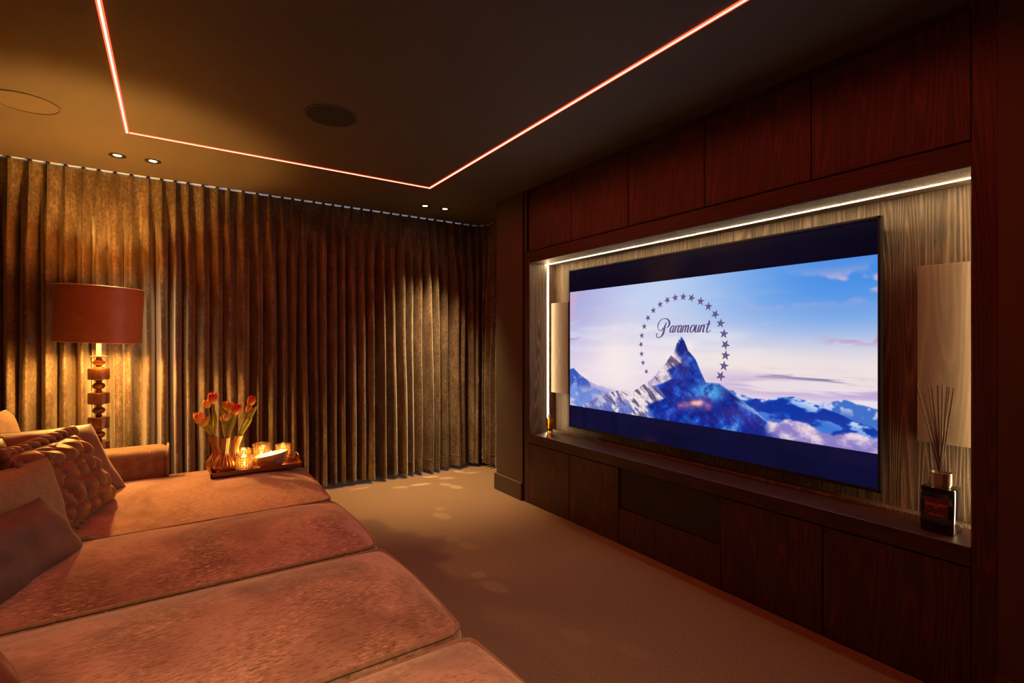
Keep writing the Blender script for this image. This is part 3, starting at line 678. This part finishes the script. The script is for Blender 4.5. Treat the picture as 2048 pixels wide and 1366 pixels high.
# ------------------------------------------------------------------ sofa
sofa = thing('sofa', 'deep terracotta chenille sofa with row of wide box seat cushions', 'sofa', (0, 0, 0))
SX = .672; SB = -.86; ST = .444
MB().box((-1.02, -.70, .06), (.635, 3.66, .30), .02).build('base', M['armfab'], sofa, 40)
MB().box((-1.03, -.70, .06), (-.88, 3.66, .74), .03).build('back_frame', M['armfab'], sofa, 40)
for x in (-.9, .52):
    for y in (-.55, 1.5, 3.5): MB().lathe([(.022, 0), (.03, .06)], 16, (x, y, 0)).build('foot', M['black_metal'], sofa)
def cushion(y0, y1, seed, crown=.078, cutx=None):
    """box cushion; cutx: inner corner where the arm stands (x, y)"""
    NU, NV = 90, 44
    def edge_r(a): return a
    def top(x, y):
        u = (x - SB) / (SX - SB); v = (y - y0) / (y1 - y0); du = abs(2 * u - 1); dv = abs(2 * v - 1)
        k = (1 - dv ** 2.0) ** .88 * (1 - du ** 9) ** .7 if du < 1 and dv < 1 else 0
        wr = .006 * nz(x * 4, y * 4, seed) + .0035 * nz(x * 11, y * 9, seed + 3)
        return ST + crown * k + wr * k
    def fn(u, v):
        x = SB + (SX - SB) * u; y = y0 + (y1 - y0) * v
        # rounded front corners seen from above
        r = .05; dx = max(0, x - (SX - r)); 
        if dx > 0:
            ins = r - math.sqrt(max(0, r * r - dx * dx)); y = y0 + ins * .7 + (y1 - y0 - 1.4 * ins) * v
        z = top(x, min(max(y, y0), y1)); bul = .012 * math.sin(PI * v) * u ** 8
        return (x + bul, y, z)
    warp = lambda t: .5 - .5 * math.cos(PI * t) * (.35 + .65 * abs(math.cos(PI * t)) ** .0)
    mb = MB(); us = [i / NU for i in range(NU + 1)]; vs = [.5 - .5 * math.cos(PI * j / NV) for j in range(NV + 1)]
    us = [u if u < .9 else .9 + .1 * math.sin((u - .9) / .1 * PI / 2) for u in us]
    for v in vs:
        for u in us: mb.v.append(fn(u, v))
    w = NU + 1
    for j in range(NV):
        for i in range(NU): mb.f.append((j * w + i, j * w + i + 1, (j + 1) * w + i + 1, (j + 1) * w + i))
    # boundary ring, side bands
    ring = [j * w for j in range(NV, 0, -1)] + [i for i in range(NU)] + [j * w + NU for j in range(NV)] + [NV * w + i for i in range(NU, 0, -1)]
    rp = [Vector(mb.v[i]) for i in ring]; c = Vector(((SB + SX) / 2, (y0 + y1) / 2, 0)); prev = ring
    for zz, out in ((.425, .008), (.375, .012), (.33, .006), (.305, -.006)):
        b0 = len(mb.v)
        for p in rp:
            d = Vector((0, 0, 0))
            if abs(p.y - y0) < .03: d.y = -1
            if abs(p.y - y1) < .03: d.y = 1
            if p.x > SX - .02: d.x = 1
            o_ = min(out, .004) if d.y else out
            mb.v.append((p.x + d.x * out, p.y + d.y * o_ * .5, zz))
        cur = list(range(b0, b0 + len(rp)))
        for i in range(len(rp)): k = (i + 1) % len(rp); mb.f.append((prev[i], prev[k], cur[k], cur[i]))
        prev = cur
    mb.f.append(tuple(prev[::-1]))
    o = mb.build('seat_cushion', M['chenille'], sofa, 60)
    pp = [p + Vector((0, 0, .001)) for p in rp[::2]]
    MB().tube(pp, .0066, 6, closed=True).build('piping', M['piping'], o, True)
    pl_ = [Vector((p.x + (.004 if p.x > SX - .02 else 0), p.y, .312)) for p in rp[::2]]
    return o
for (a, b, s) in ((2.642, 3.655, 1), (1.942, 2.602, 2), (1.242, 1.902, 3), (.542, 1.202, 4), (-.178, .502, 5)): cushion(a, b, s, .064 if s == 1 else .078)
# far arm: low box with rounded top, piped front
arm = MB().box((-.90, 3.415, .455), (-.018, 3.66, .648), .042).build('armrest', M['armfab'], sofa, 50)
a_ = .022; fy = [(3.42 + a_, .47), (3.42, .49), (3.42, .62), (3.42 + a_, .643), (3.655 - a_, .643), (3.655, .62), (3.655, .49), (3.655 - a_, .47)]
MB().tube([(-.022, y, z) for y, z in fy], .006, 6, closed=True).build('piping', M['piping'], arm, True)
MB().tube([(-.10, y, z) for y, z in fy], .005, 6, closed=True).build('piping', M['piping'], arm, True)
# soft shape shared by back cushions and pillows
def soft(A, U, V, th, n=30, puff=.5, seed=0, pinch=.06, wr=.012):
    A, U, V = Vector(A), Vector(U), Vector(V); N = U.cross(V).normalized()
    if N.dot(Vector((.4, -.6, .5))) < 0: N = -N
    mb = MB(); w = n + 1
    for side in (1, -1):
        for j in range(w):
            for i in range(w):
                u = .5 - .5 * math.cos(PI * i / n); v = .5 - .5 * math.cos(PI * j / n); a = 2 * u - 1; b = 2 * v - 1
                k = max(0, (1 - a ** 4) * (1 - b ** 4)) ** puff
                pu = a * (1 - pinch * (1 - b * b)) ; pv = b * (1 - pinch * (1 - a * a))
                p = A + U * (.5 + .5 * pu) + V * (.5 + .5 * pv) + N * side * th * k
                p = p + N * (wr * k * side * nz(u * 4 + seed, v * 4, seed * 3.1)) + N * wr * .8 * nz(u * 2.5 + seed, v * 2.5, seed)
                mb.v.append(tuple(p))
    for s in (0, 1):
        o = s * w * w
        for j in range(n):
            for i in range(n): q = (o + j * w + i, o + j * w + i + 1, o + (j + 1) * w + i + 1, o + (j + 1) * w + i); mb.f.append(q if s == 0 else q[::-1])
    ringi = [i for i in range(n)] + [j * w + n for j in range(n)] + [n * w + i for i in range(n, 0, -1)] + [j * w for j in range(n, 0, -1)]
    ring = [Vector(mb.v[i]) for i in ringi]
    for i in range(len(ringi)): k = (i + 1) % len(ringi); mb.f.append((ringi[i], ringi[k], ringi[k] + w * w, ringi[i] + w * w))
    return mb, ring, N
for k, (y0, y1) in enumerate(((2.70, 3.40), (1.98, 2.66), (1.26, 1.94), (.54, 1.22))):
    mb, ring, N = soft((-.57 if k == 0 else -.70, y1, .46), (-.14 if k == 0 else 0, y0 - y1, 0), (-.10 if k == 0 else -.13, 0, .455), .085, 24, .42, k + 5); o = mb.build('back_cushion', M['armfab'], sofa, True)
    MB().tube(ring, .005, 5, closed=True).build('piping', M['piping'], o, True)

# ------------------------------------------------------------------ scatter pillows
M['mauve'] = m_fabric('mauve_velvet', (.15, .082, .068), (.21, .118, .098), 5, .6, .3, (1, .8, .7), .05)
M['taupe'] = m_fabric('taupe_velvet', (.115, .078, .062), (.165, .115, .095), 5, .7, .2, (1, .85, .75), .05)
M['olive'] = m_fabric('faded_olive_linen', (.19, .18, .085), (.40, .37, .19), 7, .8, .15, (1, .85, .6), .2)
M['umber'] = m_fabric('umber_velvet', (.17, .080, .034), (.25, .125, .055), 8, .5, .6, (1, .75, .5), .05)
M['oxblood'] = m_fabric('oxblood_velvet', (.075, .012, .009), (.11, .02, .014), 8, .55, .2, (1, .5, .4), .05)
def pillow(A, U, V, th, mat, label, seed, pipe=True, name='throw_pillow', **kw):
    base = Vector(A) + Vector(U) * .5; t = thing(name, label, 'pillow', base, 0, 'throw pillows on the sofa')
    mb, ring, N = soft(A, U, V, th, 34, seed=seed, **kw); mb.v = [tuple(Vector(p) - base) for p in mb.v]
    c = mb.build('cover', mat, t, True); ring = [p - base for p in ring]
    if pipe: MB().tube(ring, .004, 5, closed=True).build('piping', mat, t, True)
    return t, ring, N, base, c
pillow((-.19, 3.27, .475), (-.42, -.26, .02), (-.15, .03, .36), .085, M['mauve'], 'smooth mauve velvet pillow against the low sofa arm', 2)
pillow((-.50, 2.97, .475), (-.28, -.34, 0), (-.10, 0, .37), .075, M['oxblood'], 'dark red velvet pillow half hidden at the back of the sofa', 3)
# smocked pillow: gathered puffs over the face, twisted rope border
A_, U_, V_ = Vector((-.245, 3.08, .480)), Vector((-.13, -.44, 0)), Vector((-.14, -.08, .355))
mb, ring, N = soft(A_, U_, V_, .058, 84, seed=4, wr=.008); base = A_ + U_ * .5
t = thing('throw_pillow', 'umber velvet pillow with gathered puffs and twisted rope border', 'pillow', base, 0, 'throw pillows on the sofa')
pr = random.Random(5); cells = [((i + .5 + pr.uniform(-.28, .28)) / 5, (j + .5 + pr.uniform(-.28, .28)) / 4.2) for i in range(-1, 6) for j in range(-1, 6)]
w84 = 85
for i_ in range(len(mb.v)):
    k_2 = i_ % (w84 * w84); u = .5 - .5 * math.cos(PI * (k_2 % w84) / 84); v = .5 - .5 * math.cos(PI * (k_2 // w84) / 84)
    dd = sorted(math.hypot((u - a) * 5, (v - b) * 4.2) for a, b in cells)[:2]; e = min(1, (dd[1] - dd[0]) * 1.5); edge = max(0, (1 - (2 * u - 1) ** 6) * (1 - (2 * v - 1) ** 6)) ** .5
    hgt = .034 * (e ** .45) * edge + .004 * math.sin(26 * math.atan2(v - .5, u - .5)) * (1 - e) * edge
    sd = 1 if i_ < w84 * w84 else -1; mb.v[i_] = tuple(Vector(mb.v[i_]) + N * hgt * sd - base)
mb.build('cover', M['umber'], t, True)
ring = [p - base for p in ring]; cen = sum(ring, Vector()) / len(ring); n_ = len(ring)
for ph in (0, PI):
    pts = []
    for i in range(n_ * 2):
        p = ring[i // 2].lerp(ring[(i // 2 + 1) % n_], (i % 2) * .5); o_ = (p - cen).normalized(); al = i / (n_ * 2) * 2 * PI * 26 + ph; pts.append(p + o_ * (.012 + .013 * math.cos(al)) + N * .013 * math.sin(al))
    MB().tube(pts, .0145, 7, closed=True).build('rope_border', M['umber'], t, True)
t, ring, N, base, cov = pillow((-.325, 2.54, .49), (-.24, -.36, 0), (-.055, -.06, .335), .075, M['olive'], 'faded olive linen pillow with frayed tassel corners', 5)
def tassel(par, p, d, mat, L=.075):
    p = Vector(p); d = Vector(d).normalized(); a = d.orthogonal().normalized(); b = d.cross(a); mb = MB()
    for k in range(16):
        q = 2 * PI * k / 16; r0 = .004; r1 = .010 + .012 * ((k * 5) % 7) / 7; e = a * math.cos(q) + b * math.sin(q)
        mb.tube([p, p + d * L * .3 + e * r0 * 2, p + d * L * (.85 + .2 * ((k * 3) % 5) / 5) + e * r1], [.003, .0035, .002], 4)
    mb.build('tassel', mat, par, True)
for i in range(0, len(ring), 5):
    if ring[i].z < .1 or i % 3 == 0: tassel(t, ring[i], (ring[i] - sum(ring, Vector()) / len(ring)) + Vector((0, 0, -.05)), M['olive'], .022)
tassel(t, ring[0], (.6, .25, -.12), M['olive'], .075)
pillow((-.290, 2.43, .478), (-.17, -.43, 0), (-.085, -.10, .235), .080, M['taupe'], 'plain taupe velvet pillow in front of the olive pillow', 6)
pillow((-.205, 1.35, .478), (-.22, .40, 0), (-.23, -.06, .25), .060, M['oxblood'], 'dark red velvet pillow corner nearest the camera', 7)

# ------------------------------------------------------------------ floor lamp
lamp = thing('floor_lamp', 'tall bronze stacked-disc lamp with wide rust velvet drum shade', 'lamp', (-.372, 3.95, 0))
P = .1478
MB().lathe([(.15, 0), (.155, .004), (.155, .020), (.15, .026), (.05, .034), (.03, .05)], 48).build('base', M['bronze'], lamp, 40)
z = 1.090 - P * 7; 
MB().tube([(0, 0, .03), (0, 0, 1.18)], .012, 14).build('stem', M['bronze'], lamp, True)
for k in range(8):
    zc = 1.0195 + .034 - k * P                         # top disc centre first
    if zc < .08: break
    MB().lathe([(.010, -.034), (.050, -.034), (.0535, -.031), (.0535, .029), (.051, .033), (.030, .036), (.010, .037)], 40, (0, 0, zc)).build('disc', M['bronze'], lamp, 35)
    if zc - .11 > .05:
        MB().lathe([(.013, -.112), (.018, -.105), (.013, -.098), (.014, -.094), (.026, -.088), (.032, -.078), (.032, -.070), (.026, -.060), (.015, -.054), (.014, -.046), (.020, -.040), (.020, -.034)], 32, (0, 0, zc)).build('bead', M['bronze'], lamp, 40)
MB().lathe([(.022, .034), (.019, .040), (.014, .044), (.014, .052), (.026, .058), (.032, .067), (.031, .076), (.022, .084), (.014, .088), (.013, .100), (.042, .102), (.043, .107), (.013, .108)], 32, (0, 0, 1.0535)).build('finial_bead', M['copper'], lamp, 40)
MB().lathe([(.012, 1.16), (.012, 1.255), (.016, 1.258), (.016, 1.298), (.010, 1.30)], 20).build('lamp_holder', M['wax'], lamp, 40)
mb = MB(); mb.grid(20, 12, lambda u, v: (.036 * math.cos(2 * PI * u) * math.sin(PI * v), .036 * math.sin(2 * PI * u) * math.sin(PI * v), 1.338 - .040 * math.cos(PI * v)), closed_u=True); mb.build('bulb', M['bulb'], lamp, True)
SR = .215; TH = math.radians(2.6)
Rt = Vector((math.cos(YAW), -math.sin(YAW), 0)); Fw = Vector((math.sin(YAW), math.cos(YAW), 0))
tilt = Matrix.Rotation(TH, 4, Fw)
sh_o = MB().lathe([(SR, -.167), (SR, .167), (SR - .003, .167), (SR - .003, -.167), (SR, -.167)], 96, cap=False)
out = MB().lathe([(SR, -.165), (SR, .165)], 96, cap=False).build('shade', M['shade'], lamp, True)
inn = MB().lathe([(SR - .003, -.165), (SR - .003, .165)], 96, cap=False).build('shade_lining', M['shade_in'], lamp, True)
rims = [MB().tube([(SR * math.cos(2 * PI * k / 96), SR * math.sin(2 * PI * k / 96), zz) for k in range(96)], .003, 6, closed=True).build('shade_rim', M['shade_in'], lamp, True) for zz in (.165, -.165)]
spd = MB()
for k in range(3): a = 2 * PI * k / 3; spd.tube([(.014, 0, -.05), (SR * math.cos(a), SR * math.sin(a), -.05)], .002, 5)
spd = spd.build('shade_carrier', M['brass'], lamp)
for o in [out, inn, spd] + rims: o.matrix_local = Matrix.Translation((.004, -.002, 1.412)) @ tilt

# ------------------------------------------------------------------ tray with vase, tulips, candles
TZ = .5125
TX0, TX1, TYa, TYb = .170, .640, 3.145, 3.455
tray = thing('serving_tray', 'low red-brown lacquered tray on the far sofa cushion', 'tray', ((TX0 + TX1) / 2, (TYa + TYb) / 2, TZ))
hx, hy = (TX1 - TX0) / 2, (TYb - TYa) / 2
MB().box((-hx, -hy, 0), (hx, hy, .008), .002).build('board', M['tray'], tray)
for a, b in (((-hx, -hy, .0), (hx, -hy + .008, .026)), ((-hx, hy - .008, .0), (hx, hy, .026)), ((-hx, -hy, .0), (-hx + .008, hy, .026)), ((hx - .008, -hy, .0), (hx, hy, .026))): MB().box(a, b, .0015).build('edge', M['tray'], tray)
for sgn in (-1, 1):
    x = sgn * (hx - .006); MB().tube(smooth([(x, -.05, .022), (x, -.048, .045), (x, -.03, .055), (x, .03, .055), (x, .048, .045), (x, .05, .022)], 4), .004, 8).build('handle', M['copper'], tray, True)
TT = TZ + .008
k_ = .00285
vb = Vector((.239, 3.276, TT))
vase = thing('tulip_vase', 'ribbed copper vase with three merged necks on the tray', 'vase', vb)
neck_tip = []
for (a, c, lean) in ((-.036, .0, -.022), (.020, -.030, .010), (.034, .036, .034)):
    ctr = Rt * a + Fw * c
    prof = [(.032, 0), (.044, .006), (.052, .025), (.053, .042), (.047, .062), (.033, .082), (.023, .098), (.019, .115), (.0195, .150), (.021, .186), (.0215, .190), (.019, .190), (.017, .150)]
    mb = MB(); mb.lathe(prof, 108, (0, 0, 0), 18, .045, cap=False); mb.f.append(tuple(range(108))[::-1])
    mb.v = [tuple(Vector(p) + ctr + Rt * lean * max(0, (p[2] - .07) / .12) ** 1.2) for p in mb.v]
    mb.build('body', M['copper'], vase, 60); neck_tip.append(vb + ctr + Rt * lean + Vector((0, 0, .188)))
M['stem'] = m_plain('tulip_stem', (.42, .48, .15), .6); M['leaf'] = m_plain('tulip_leaf', (.42, .50, .11), .5, var=.25, scale=30)
def petal_mat(name, c0, c1):
    t = NT(name); v = t.coords(); sp = t.node('ShaderNodeSeparateXYZ'); t.l(v, sp.inputs[0]); n = t.noise(v, 90, 3)
    f = t.math('ADD', t.math('MULTIPLY', sp.outputs[2], 16.0), t.math('MULTIPLY', n, .4)); t.col(t.ramp(f, [(.3, c0), (.9, c1)])); t.set(Roughness=.5, Subsurface_Weight=.1); return t.m
M['t_red'] = petal_mat('red_petal', (.95, .55, .16), (.92, .11, .06)); M['t_or'] = petal_mat('orange_petal', (.95, .66, .18), (.98, .46, .12)); M['t_ye'] = petal_mat('yellow_petal', (.80, .72, .16), (.98, .68, .14))
# px-free layout: (right, up, depth) of each bloom from the vase foot, size, colour, neck, tilt, label
TU = [(-.066, .428, .01, 1.15, 't_red', 0, .12, 'tallest red tulip on the left of the bouquet'), (-.105, .393, .02, .85, 't_or', 0, -.25, 'small orange tulip just left of the tallest red one'),
      (-.124, .322, -.02, 1.15, 't_or', 0, -.35, 'large amber tulip drooping at the left edge of the bouquet'), (-.088, .300, -.035, 1.0, 't_ye', 0, .5, 'yellow tulip low on the left above a drooping leaf'),
      (-.014, .304, .03, .75, 't_red', 1, -.2, 'small red tulip deep between the left and middle necks'), (.004, .385, .02, .85, 't_or', 1, 0, 'slim orange tulip at the centre left of the bouquet'),
      (.040, .378, .0, 1.0, 't_or', 1, .05, 'broad orange tulip at the centre of the bouquet'), (.084, .368, -.02, 1.1, 't_red', 1, .5, 'red tulip right of centre leaning right'),
      (.142, .410, .03, 1.0, 't_red', 2, .45, 'red tulip highest on the right of the bouquet'), (.128, .364, .03, .75, 't_or', 2, .4, 'small orange tulip under the highest right red one'),
      (.036, .326, -.035, .70, 't_ye', 1, .1, 'greenish yellow tulip bud in front of the bouquet')]
def bloom(mat, sc):
    mb = MB()
    for ring_, (r0, n0, off) in enumerate(((.85, 3, 0), (1.0, 3, PI / 3))):
        for k in range(n0):
            ca = 2 * PI * k / n0 + off
            def fn(u, v, ca=ca, r0=r0):
                r = .0165 * r0 * (math.sin(PI * min(1, v * .72 + .10)) ** .7) * (1 + .06 * r0); hw_ = 1.12 * (1 - v ** 3.2) ** .6 + .02
                a = ca + (u - .5) * 2 * hw_; return (r * math.cos(a) * sc, r * math.sin(a) * sc, (.046 * v - .012 * (2 * u - 1) ** 2 * v * .6) * sc)
            mb.grid(6, 8, fn)
    return mb
def leaf(p, tip, wd, bend, up=.5):
    p, tip = Vector(p), Vector(tip); ax = tip - p; sd = ax.cross(Fw).normalized(); nn = sd.cross(ax).normalized(); mb = MB()
    def fn(u, v):
        c = p + ax * v + nn * bend * math.sin(PI * v) + Vector((0, 0, up * ax.length * .25 * math.sin(PI * v)))
        w_ = wd * (math.sin(PI * min(1, v * .86 + .10)) ** .8) * (1 - v ** 6 * .96); return tuple(c + sd * (u - .5) * 2 * w_ + nn * (-.25 * w_ + w_ * (2 * u - 1) ** 2 * .5))
    mb.grid(4, 10, fn); return mb
LEAF = {3: [(-.165, .280, -.02, .013)], 2: [(-.100, .275, -.03, .016)], 0: [(-.050, .345, .0, .012)], 5: [(-.010, .375, -.02, .017)], 10: [(.012, .300, -.04, .016)], 7: [(.085, .330, -.04, .017)], 8: [(.195, .368, .0, .017)], 9: [(.175, .300, -.02, .016)], 6: [(.075, .330, .02, .014)]}
for i, (a, b, c, s, mt, nk, tl, lab) in enumerate(TU):
    tip = vb + Rt * a + Fw * c + Vector((0, 0, b - .02)); n0 = neck_tip[nk]; foot = n0 + Vector((0, 0, -.05)) + Rt * rnd.uniform(-.006, .006)
    t = thing('tulip', lab, 'tulip', foot, 0, 'tulips in the copper vase')
    d = Rt * math.sin(tl) + Vector((0, 0, math.cos(tl))); q = Vector((0, 0, 1)).rotation_difference(d)
    bp = tip - d * .028 * s
    MB().tube([Vector(x) - foot for x in smooth([tuple(foot), tuple(n0 + Rt * rnd.uniform(-.006, .006)), tuple(n0.lerp(bp, .55) + Vector((0, 0, .012))), tuple(bp)], 6)], .0026, 6).build('stem', M['stem'], t, True)
    bl = bloom(M[mt], s * 1.32).build('blossom', M[mt], t, True); bl.location = bp - foot; bl.rotation_mode = 'QUATERNION'; bl.rotation_quaternion = q
    for (la, lb_, lc, lw) in LEAF.get(i, []):
        lm = leaf(n0 + Vector((0, 0, -.01)), vb + Rt * la + Fw * lc + Vector((0, 0, lb_)), lw, .01); lm.v = [tuple(Vector(p) - foot) for p in lm.v]; lm.build('leaf', M['leaf'], t, True)
# hobnail candle glasses
def flame(par, loc, s=1.0):
    mb = MB().lathe([(.0008, 0), (.0042, .004), (.0052, .009), (.0038, .017), (.0016, .024), (.0004, .029)], 12); o = mb.build('flame', M['flame'], par, True); o.location = loc; o.scale = (s, s, s)
    pl_ = bpy.data.lights.new('candle_glow', 'POINT'); pl_.energy = CANDLE_W; pl_.color = CANDLE; pl_.shadow_soft_size = .012
    po = link(bpy.data.objects.new('candle_glow', pl_)); po.parent = par; po.location = (loc[0], loc[1], loc[2] + .036 * s); return o
icom = bmesh.new(); bmesh.ops.create_icosphere(icom, subdivisions=1, radius=1); ICO = ([v.co.copy() for v in icom.verts], [[v.index for v in f.verts] for f in icom.faces]); icom.free()
def candle_glass(x, y, r, h, label):
    t = thing('candle_glass', label, 'candle holder', (x, y, TT), 0, 'studded glass candle holders on the tray')
    MB().lathe([(r * .80, 0), (r * .96, .004), (r, .014), (r, h - .004), (r * .98, h), (r * .94, h), (r * .94, .010), (.002, .008)], 40).build('glass', M['glass'], t, 40)
    st = MB(); nrow = max(6, int(h / .0125)); ncol = 18
    for j in range(nrow):
        zz = .008 + (h - .014) * j / (nrow - 1)
        for k in range(ncol):
            a = 2 * PI * (k + .5 * (j % 2) * 0) / ncol; c = Vector((math.cos(a) * (r + .001), math.sin(a) * (r + .001), zz)); st.add([c + p * .0054 for p in ICO[0]], ICO[1])
    st.build('stud_rows', M['stud'], t, True, fix=False)
    MB().lathe([(.019, .009), (.019, .026), (.0185, .0265)], 24).build('tealight', M['wax'], t)
    flame(t, (0, 0, .029)); return t
candle_glass(.335, 3.208, .041, .084, 'studded candle glass at the front edge of the tray')
candle_glass(.352, 3.405, .040, .088, 'studded candle glass behind the front one beside the vase')
candle_glass(.450, 3.395, .046, .112, 'tallest studded candle glass at the middle back of the tray')
candle_glass(.566, 3.370, .040, .098, 'studded candle glass beside the tray handle')
bo = thing('candle_bowl', 'oval silver bowl filled with bright burning white wax', 'candle', (.478, 3.235, TT), .05)
bp = [(.45, 0), (.66, .003), (.82, .014), (.94, .034), (1.0, .056), (.96, .057), (.90, .050), (.70, .044), (.02, .044)]
mb = MB().lathe(bp, 48); mb.v = [(x * .094, y * .052, 1.3 * z * (1 + .18 * x)) for x, y, z in mb.v]; mb.build('bowl', M['silver'], bo, 50)
mb = MB().lathe([(.93, .046), (.93, .052), (.02, .053)], 48); mb.v = [(x * .090, y * .049, 1.3 * z * (1 + .18 * x)) for x, y, z in mb.v]; mb.build('wax', M['wax'], bo, 40)
for x in (-.052, 0, .052): flame(bo, (x, 0, .0700 * (1 + .18 * x)), .8)
lbm = MB(); lbm.grid(8, 2, lambda u, v: (lambda a: (.094 * (.86 + .12 * v) * math.cos(a) * 1.02, .052 * (.86 + .12 * v) * math.sin(a) * 1.05, .026 + .030 * v))(-PI / 2 + .12 + .62 * u))
lbm.build('paper_label', M['greylabel'], bo, True)
